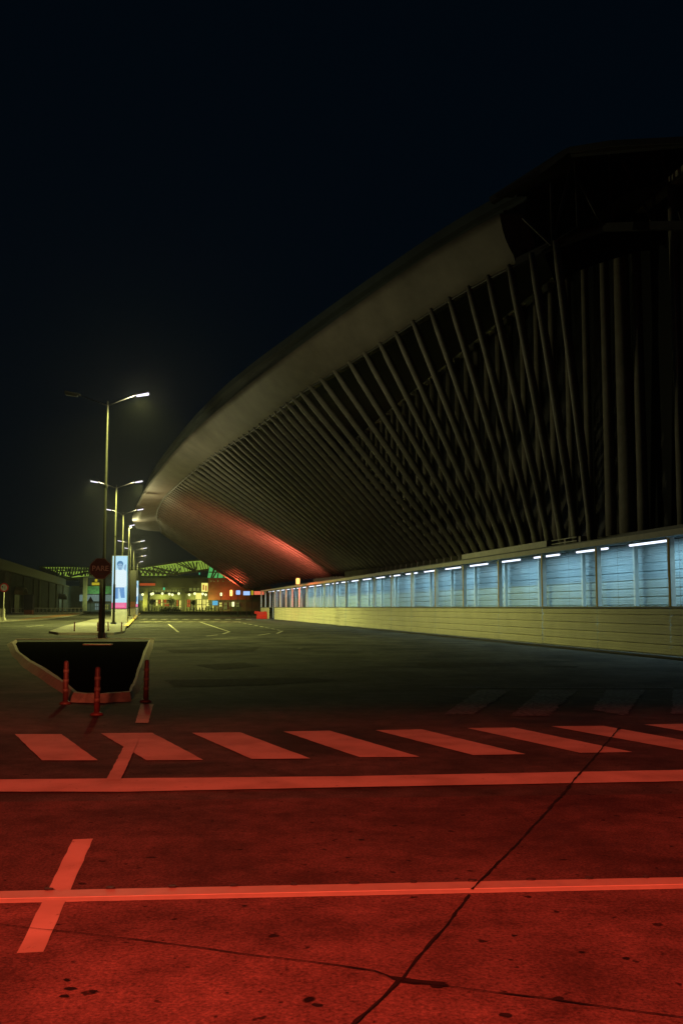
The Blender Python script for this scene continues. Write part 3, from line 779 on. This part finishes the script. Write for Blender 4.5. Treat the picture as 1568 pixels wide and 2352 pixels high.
MB().bar((.12,-.034,cz-.25),(.12,-.034,cz+.06), .006, .08, (0,1,0)).bar((.12,-.034,cz+.09),(-.14,-.034,cz+.09), .006, .08, (0,1,0)).add([(-.28,-.036,cz+.09),(-.12,-.036,cz-.04),(-.12,-.036,cz+.22)],[(0,1,2)]).build('arrow', M['black'], nl)
MB().bar((-.3,-.042,cz-.3),(.3,-.042,cz+.3), .006, .08, (0,1,0)).build('slash', M['signred'], nl)
MB().tube([(0,.05,0),(0,.05,cz+.2)], .05, 10).build('pole', M['signwhite'], nl, True)

def railing(px0, px1, label, Y=250):
    a = gp(px0, 1408, 0.14); a = Vector((ap(px0, 1408, Y).x, Y, .14)); b = Vector((ap(px1, 1408, Y).x, Y+8, .14))
    r = empty('railing', a); tag(r, label, 'railing'); L_ = (b-a).length; d_ = b-a
    MB().bar((0,0,1.3), d_+Vector((0,0,1.3)), .14, .16).build('handrail', M['concrete'], r)
    MB().bar((0,0,.12), d_+Vector((0,0,.12)), .2, .24).build('plinth', M['concrete'], r)
    n = int(L_/1.0); mb = MB()
    for i in range(n+1):
        p = d_*(i/n); mb.box(p.x-.12, p.x+.12, p.y-.08, p.y+.08, .242, 1.218)
    mb.build('balusters', M['concrete'], r); return r
railing(27, 62, 'pale railing of short balusters left of the dark planter box')
railing(80, 172, 'longer pale railing along the dark building, right of the planter box')
cb = ap(71.5, 1412, 215); ca = empty('kiosk', (cb.x, 213, .14)); tag(ca, 'dark kiosk box on a red-brown foot standing between the two railings', 'kiosk')
MB().box(-.85, .85, 0, 1.2, 0, .95).build('foot', M['farred'], ca); MB().box(-.95, .95, -.05, 1.25, .952, 4.2).build('cabinet', M['dark'], ca)

LBX = -39.6; LBM = -.187
def lw(Y, off=0): return Vector((LBX+off+LBM*Y, Y, 0))
lb = empty('station_building', lw(300)); B0 = Vector(lb.location); tag(lb, 'long dark building on the left with pilasters and low arched doorways', 'building')
MB().bar(lw(225)-B0+Vector((-3,0,5.5)), lw(466)-B0+Vector((-3,0,5.5)), 6, 11).build('wall', M['bldg'], lb)
MB().bar(lw(225,.3)-B0+Vector((-3,0,12.7)), lw(440,.3)-B0+Vector((-3,0,12.7)), 6.4, 2.6).build('roof', M['steel'], lb)
MB().bar(lw(225,.25)-B0+Vector((0,0,11.2)), lw(458,.25)-B0+Vector((0,0,11.2)), .7, .35).build('cornice', M['bldgl'], lb)
for Y_, w_ in ((240,1.2),(262,6.5),(272,.6),(300,.8),(325,.8),(340,5.0),(372,.9),(400,.8),(430,1.0)):
    MB().bar(lw(Y_,.15)-B0+Vector((0,0,5.5)), lw(Y_+w_,.15)-B0+Vector((0,0,5.5)), .6, 10.98).build('pilaster', M['bldgl'], lb)
for Y_, w_, h_ in ((281,10,6.2),(413,9,6.0)):
    a_ = lw(Y_)-B0; d_ = (lw(Y_+w_)-lw(Y_))
    MB().bar(a_+Vector((.15,0,h_/2)), a_+d_+Vector((.15,0,h_/2)), .4, h_).build('doorway', M['black'], lb)
    pts = []
    rows = []
    for k in range(9):
        t = math.pi*k/8; q = a_+d_*(.5-.58*math.cos(t))+Vector((0,0,h_-.8+1.9*math.sin(t)))
        rows.append([q+Vector((.3,0,0)), q+Vector((2.6,.4,-.3))])
    mb = MB().grid(rows); mb.grid([[p+Vector((0,0,.3)) for p in r] for r in rows]); mb.grid([[r[1] for r in rows], [r[1]+Vector((0,0,.3)) for r in rows]])
    mb.build('awning', M['canopyy'], lb)

# ------------------------------------------------------------------ far terminal (Y=460)
FY = 460
ft = empty('far_terminal', ap(350, 1403, FY)*1.0); ft.location.z = 0; Fo = Vector(ft.location)
tag(ft, 'distant lit terminal with green-lit truss roof closing the end of the road', 'building')
def fb(name, px0, px1, py0, py1, m, y0=0.0, dep=1.0, parent=None):
    a = ap(px0, py0, FY); b = ap(px1, py1, FY)
    return MB().box(a.x-Fo.x, b.x-Fo.x, y0, y0+dep, max(0, b.z), a.z).build(name, m, parent or ft)
wl = fb('wall', 150, 620, 1346, 1405, M['far'], 4, 8)
fb('dark_band', 182, 478, 1328, 1349, M['fardark'], 1.0, 2.9)
fb('red_lit_block', 478, 575, 1328, 1378, M['farred'], .5, 3.4)  # red light falling on this block is put into its colour
fb('back_roof', 90, 620, 1322, 1330, M['fardark'], 5, 20)
# roof wedge, ceiling emitting the green light it would receive
def poly(name, pts, m, y0, th=.6):
    P = [ap(x, y_, FY) for x, y_ in pts]; n = len(P)
    vs = [(p.x-Fo.x, y0, p.z) for p in P]+[(p.x-Fo.x, y0+th, p.z) for p in P]
    return MB().add(vs, [tuple(range(n)), tuple(range(2*n-1, n-1, -1))]+[(i, (i+1) % n, n+(i+1) % n, n+i) for i in range(n)]).build(name, m, ft)
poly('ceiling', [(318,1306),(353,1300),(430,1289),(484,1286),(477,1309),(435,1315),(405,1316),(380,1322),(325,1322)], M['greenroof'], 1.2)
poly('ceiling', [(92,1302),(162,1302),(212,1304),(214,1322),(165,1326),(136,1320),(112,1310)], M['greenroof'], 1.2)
poly('roof_slab', [(88,1300),(160,1299.5),(240,1303),(318,1303.5),(353,1297.5),(430,1286.5),(484,1283),(540,1281),(540,1285.5),(484,1286),(430,1289.5),(353,1300.5),(318,1306),(240,1306),(160,1302.5),(88,1302.5)], M['fardark'], .2, 12)
poly('ceiling', [(214,1310),(318,1308),(325,1322),(214,1326)], M['fardark'], 1.3)
gg = poly('glass_wall', [(484,1287),(545,1287),(545,1327),(476,1327)], M['greenglass'], .9, .3)
tr = MB()
def tb2(a, b, w=.35, y0=.6):
    a = ap(*a, FY); b = ap(*b, FY); tr.bar((a.x-Fo.x, y0, a.z), (b.x-Fo.x, y0, b.z), w, w, (0,1,0))
random.seed(3)
for i in range(26):
    x = 320+i*6.2; tb2((x, 1305-(x-320)*.10), (x+6+random.uniform(-3,3), 1322-(x-320)*.06), .28)
for i in range(9): x = 322+i*10; tb2((x, 1306+i*.6), (x+14, 1321), .5); tb2((x+12, 1305), (x, 1322), .5)
tb2((322,1308),(404,1321),.8); tb2((350,1302),(408,1317),.7); tb2((404,1318),(478,1308),.8)
for i in range(6): x = 418+i*11; tb2((448,1313),(x-20,1290),.45)
for x in (495,508,522,536): tb2((x,1286),(x-9,1327),.5)
for y_ in (1300,1314): tb2((480,y_),(545,y_+1),.45)
tb2((500,1287),(485,1327),.7); tb2((511,1290),(489,1327),.6)
tr.build('roof_truss', M['fardark'], ft); tr = MB()
for i in range(20): x = 96+i*6; tb2((x,1303),(x+random.uniform(-6,9),1323),.45); tb2((x+3,1322),(x+8,1303),.45)
tb2((92,1304),(136,1321),1.4); tb2((95,1307),(212,1307),.5); tb2((130,1313),(214,1309),.5); tb2((160,1324),(214,1312),.8)
tr.build('roof_truss', M['fardark'], ft)
# facade members
fb('column', 418, 425, 1351, 1404, M['fardark'], -1, 1)
fb('column', 330, 339, 1352, 1404, M['bldgl'], -1, 1); fb('column', 193, 200, 1325, 1403, M['canopyy'], -1, 1)
fb('beam', 193, 232, 1324, 1327, M['bldgl'], -1, 1.6)
fb('panel', 200, 258, 1366, 1381, M['paleband'], .3, .5); fb('panel', 183, 192, 1366, 1381, M['paleband'], .3, .5)
fb('panel', 320, 333, 1364, 1379, M['paleband'], .3, .5)
fb('panel', 345, 418, 1365, 1377, M['far'], .2, .8); fb('panel', 425, 450, 1363, 1377, M['far'], .2, .8)
fb('sign_panel', 450, 463, 1362, 1376, M['shopy'], -.1, .25)
fb('green_wall', 200, 258, 1346, 1364, mat('green_wall', (.08,.2,.07), .8, noise=.7, scale=.6), .2, .7)
for i in range(11):
    x = 347+i*6.6
    fb('window', x, x+3.6+random.uniform(-1,1.2), 1354, 1360, M['shopd'], 3.7, .25)
for (x0,x1) in ((432,438),(441,447),(450,455),(466,470)): fb('window', x0, x1, 1350, 1357, M['shopd'], 3.6, .3)
fb('window', 463, 477, 1339, 1359, M['shopy'], .2, .25)
fb('window_mark', 466, 469, 1343, 1355, M['shopr'], .0, .15); fb('window_mark', 472, 475, 1345, 1357, M['shopr'], .0, .15)
# shopfronts: individual lit bays with mullions
bays = [(320,329,1386,1402,'shopd'),(340,346,1386,1402,'shopd'),(355,360,1378,1391,'shopy'),(361,366,1378,1386,'shopr'),(367,371,1377,1391,'shopy'),(373,380,1377,1384,'shopr'),(375,386,1387,1392,'shopr'),(387,400,1380,1400,'shopd'),(403,407,1378,1392,'shopr'),(409,417,1379,1401,'shopy'),
        (427,435,1377,1394,'shopr'),(436,442,1379,1400,'shopd'),(450,461,1377,1400,'shopy'),(463,471,1377,1401,'shopy'),(472,477,1377,1392,'shopy'),(478,486,1380,1398,'shopd'),(502,508,1384,1393,'shopy'),(512,520,1384,1399,'shopd'),
        (486,489,1386,1397,'shopy'),(541,548,1384,1394,'shopd'),(214,226,1386,1401,'paleband'),(232,246,1388,1400,'shopd')]
for x0,x1,y0,y1,k in bays:
    w_ = fb('shop_window', x0, x1, y0, y1, M[k], 3.6, .3)
    n = max(1, int((x1-x0)/4)); mb = MB()
    for i in range(n+1):
        x = x0+(x1-x0)*i/n; a = ap(x, y0, FY); b = ap(x, y1, FY); mb.box(a.x-Fo.x-.1, a.x-Fo.x+.1, 3.45, 3.59, b.z, a.z)
    a = ap(x0, (y0+y1)/2, FY); b = ap(x1, (y0+y1)/2, FY); mb.box(a.x-Fo.x, b.x-Fo.x, 3.4, 3.449, a.z-.12, a.z+.12)
    mb.build('mullion', M['fardark'], w_)
fb('screen', 488, 500, 1380, 1390, M['cyan'], .2, .25); fb('sign_panel', 527, 533, 1383, 1393, M['shopd'], .0, .25); fb('sign_panel', 533, 538, 1382.5, 1393, M['globe'], .0, .25)
fb('sign_strip', 317, 356, 1339.5, 1345, M['signo'], .4, .5)
fb('sign_panel', 211, 230, 1338, 1344, M['signy'], .4, .5); fb('sign_panel', 218, 223, 1330, 1336, M['signy'], .4, .5)
fb('glint', 375, 378, 1349.5, 1355, quiet(glow('green_cross', (.05,.7,.35), .9)), .4, .3)
fb('glint', 457, 459, 1315, 1320, quiet(glow('green_lamp', (.1,.6,.3), .7)), .4, .3)
for i, x in enumerate((484,491,500,512,527)): fb('glint', x, x+1.6, 1333+i % 2, 1336, M['shopd'], .1, .3)
for x, y_ in ((330,1366),(350,1365),(353.5,1364),(375,1364),(391,1365),(398,1366.5),(412.5,1364),(436.5,1366.5),(449,1364),(467,1364.5),(474,1366.5)):
    p = ap(x, y_, FY)-Fo; MB().tube([(p.x,-2,p.z-.55),(p.x,-2,p.z-.2),(p.x,-2,p.z+.35),(p.x,-2,p.z+.6)], [.15,.5,.58,.2], 10).build('globe_lamp', M['globe'], ft, True)
for x, y_, w_ in ((330,1385,900),(372,1372,1500),(400,1385,1500),(450,1384,1500),(482,1388,1200)):
    p = ap(x, y_, FY)-Fo; light('facade_fill', 'POINT', (p.x, -4, max(p.z, 2.5)), w_*2.0, (.8,.85,.14), .4, ft)  # fill lights added to brighten the far facade
p = ap(520, 1372, FY)-Fo; light('facade_fill', 'POINT', (p.x, -5, p.z), 1500, (1,.12,.04), .5, ft)
p = ap(225, 1372, FY)-Fo; light('facade_fill', 'POINT', (p.x, -6, p.z), 2500, (.5,.8,.5), .5, ft)
# warning-triangle sign silhouette and its posts
wp = ap(208.5, 1376, 300); ws = empty('warning_sign', (wp.x, 300, 0)); tag(ws, 'brownish triangular warning sign before the pale lit band', 'road sign')
MB().add([(-.9,0,wp.z-.7),(.9,0,wp.z-.7),(0,0,wp.z+.8),(-.9,.06,wp.z-.7),(.9,.06,wp.z-.7),(0,.06,wp.z+.8)],[(0,1,2),(5,4,3),(0,3,4,1),(1,4,5,2),(2,5,3,0)]).build('plate', M['bldgl'], ws)
MB().tube([(0,.12,0),(0,.12,wp.z-.1)], .06, 8).build('pole', M['pole'], ws)
# trees before the far terminal
def tree(px, pyc, rpx, Y, label):
    c = ap(px, pyc, Y); r = empty('round_tree', (c.x, Y, 0)); tag(r, label, 'tree', 'small trees before the distant shopfronts')
    R_ = rpx*Y/F; MB().tube([(0,0,0),(.05,0,c.z*.6),(0,0,c.z)], [.16,.12,.06], 7).tube([(0,0,c.z*.6),(R_*.5,.1,c.z+.3)], [.07,.03], 6).tube([(0,0,c.z*.65),(-R_*.5,-.1,c.z+.2)], [.07,.03], 6).build('trunk', M['bark'], r)
    mb = MB()
    for i in range(420):
        d_ = Vector((random.gauss(0,1), random.gauss(0,1), random.gauss(0,1))).normalized()*R_*(random.random()**.4)*random.choice((.75,.9,1,1.12))
        q = Vector((0,0,c.z))+Vector((d_.x, d_.y, d_.z*1.15)); s_ = random.uniform(.12,.26)
        u = Vector((random.gauss(0,1),random.gauss(0,1),random.gauss(0,1))).normalized(); v = u.orthogonal().normalized()
        mb.add([q-u*s_, q+v*s_*.6, q+u*s_, q-v*s_*.6], [(0,1,2,3)])
    mb.build('crown', M['leaf'], r)
tree(350,1382,6.5,440,'dark round tree left of the red-lit shop windows')
tree(393.5,1381,9,445,'green bushy tree between the red-lit windows')
tree(444.5,1384,6,440,'narrow dark tree right of the black column')
# small posts and planters along the far pavement
pb = None; random.seed(11); xs = [322,327,336,343,349,356,361,367,372,379,385,391,399,404,410,415,430,437,446,452,459,466,472,479,486,494,503,511]
for i, x in enumerate(xs):
    Y = 425+random.uniform(-4,4); p = ap(x, 1403, Y)
    if pb is None:
        pb = empty('pavement_post', (0,0,0)); MB().tube([(0,0,0),(0,0,1.5),(0,0,1.7)], [.2,.2,.08], 8).build('shaft', M['concrete'], pb); o = pb
    else: o = dup(pb)
    o.location = (p.x, Y, 0); tag(o, 'short pale post in the row before the distant lit shopfronts', 'post', 'pale posts before the distant shopfronts')
for i, (x, w_) in enumerate([(376,2.6),(384,2.2),(395,3.2),(408,2.4)]):
    Y = 432; p = ap(x, 1401, Y); r = empty('planter_box', (p.x, Y, 0))
    tag(r, ['dark planter box under the left red-lit window', 'dark planter box right of the red-lit windows', 'dark planter box in front of the bushy tree', 'dark planter box left of the black column'][i], 'planter', 'dark planters before the distant shopfronts')
    MB().prism([(-w_/2,-.5),(w_/2,-.5),(w_/2,.5),(-w_/2,.5)], 0, .9).build('box', M['dark'], r)
    mb = MB()
    for k in range(60):
        q = Vector((random.uniform(-w_/2,w_/2), random.uniform(-.5,.5), random.uniform(.9,1.9))); s_ = .22
        u = Vector((random.gauss(0,1),random.gauss(0,1),random.gauss(0,1))).normalized(); v = u.orthogonal().normalized()
        mb.add([q-u*s_, q+v*s_*.6, q+u*s_, q-v*s_*.6], [(0,1,2,3)])
    mb.build('shrub', M['leaf'], r)

# ------------------------------------------------------------------ red light behind the viewer
rl = empty('red_signal_mast', (-1.5, -7.5, 0)); tag(rl, 'mast with the red light that floods the foreground crossing', 'signal')
MB().tube([(0,0,0),(0,0,6.6)], .09, 10).build('mast', M['pole'], rl); MB().box(-.4,.4,-.25,.0, 5.7,6.5).build('housing', M['dark'], rl)
RD = (1, .082, .042)
MB().box(-1.6, 1.6, 1.35, 1.37, 5.775, 6.75).box(-1.6, 1.6, -.1, 1.37, 6.752, 6.77).build('cutoff_plate', M['dark'], rl)  # unseen plates added to cut off the red light beyond the crossing
light('red_spot', 'SPOT', (0, .15, 6.1), 23000, RD, .03, rl, target=(.6, 10.5, 0), angle=86, blend=.6)
light('red_spot', 'SPOT', (0, 1.6, 5.4), 20000, (1, .17, .08), 1.0, rl, target=(-7.5, 36, 0), angle=19, blend=.9)  # second spot added to redden the island kerb and bollards

# ------------------------------------------------------------------ night sky, moonless, and haze added to imitate lens glow round lamps
w = bpy.data.worlds.new('World'); sc.world = w; w.use_nodes = True
bg = w.node_tree.nodes['Background']; bg.inputs['Color'].default_value = (.12, .50, 1.0, 1); bg.inputs['Strength'].default_value = .0038
hz = MB().box(-560, 420, -45, 1150, -1, 40).build('haze', None); hz.data.materials.clear()
hm = bpy.data.materials.new('haze'); hm.use_nodes = True; nt = hm.node_tree; nt.nodes.clear()
o_ = nt.nodes.new('ShaderNodeOutputMaterial'); v_ = nt.nodes.new('ShaderNodeVolumePrincipled')
v_.inputs['Density'].default_value = .00012; v_.inputs['Anisotropy'].default_value = .82; v_.inputs['Color'].default_value = (.85,.9,1,1)
nt.links.new(v_.outputs[0], o_.inputs['Volume']); hz.data.materials.append(hm); tag(hz, kind='stuff')

# ------------------------------------------------------------------ render settings
sc.view_settings.view_transform = 'Standard'; sc.view_settings.look = 'None'; sc.view_settings.gamma = 1; sc.view_settings.exposure = 0
cy = sc.cycles; cy.max_bounces = 5; cy.diffuse_bounces = 3; cy.glossy_bounces = 2; cy.volume_bounces = 0; cy.transparent_max_bounces = 6
cy.sample_clamp_indirect = 2; cy.sample_clamp_direct = 0; cy.use_denoising = True; cy.caustics_reflective = False; cy.caustics_refractive = False
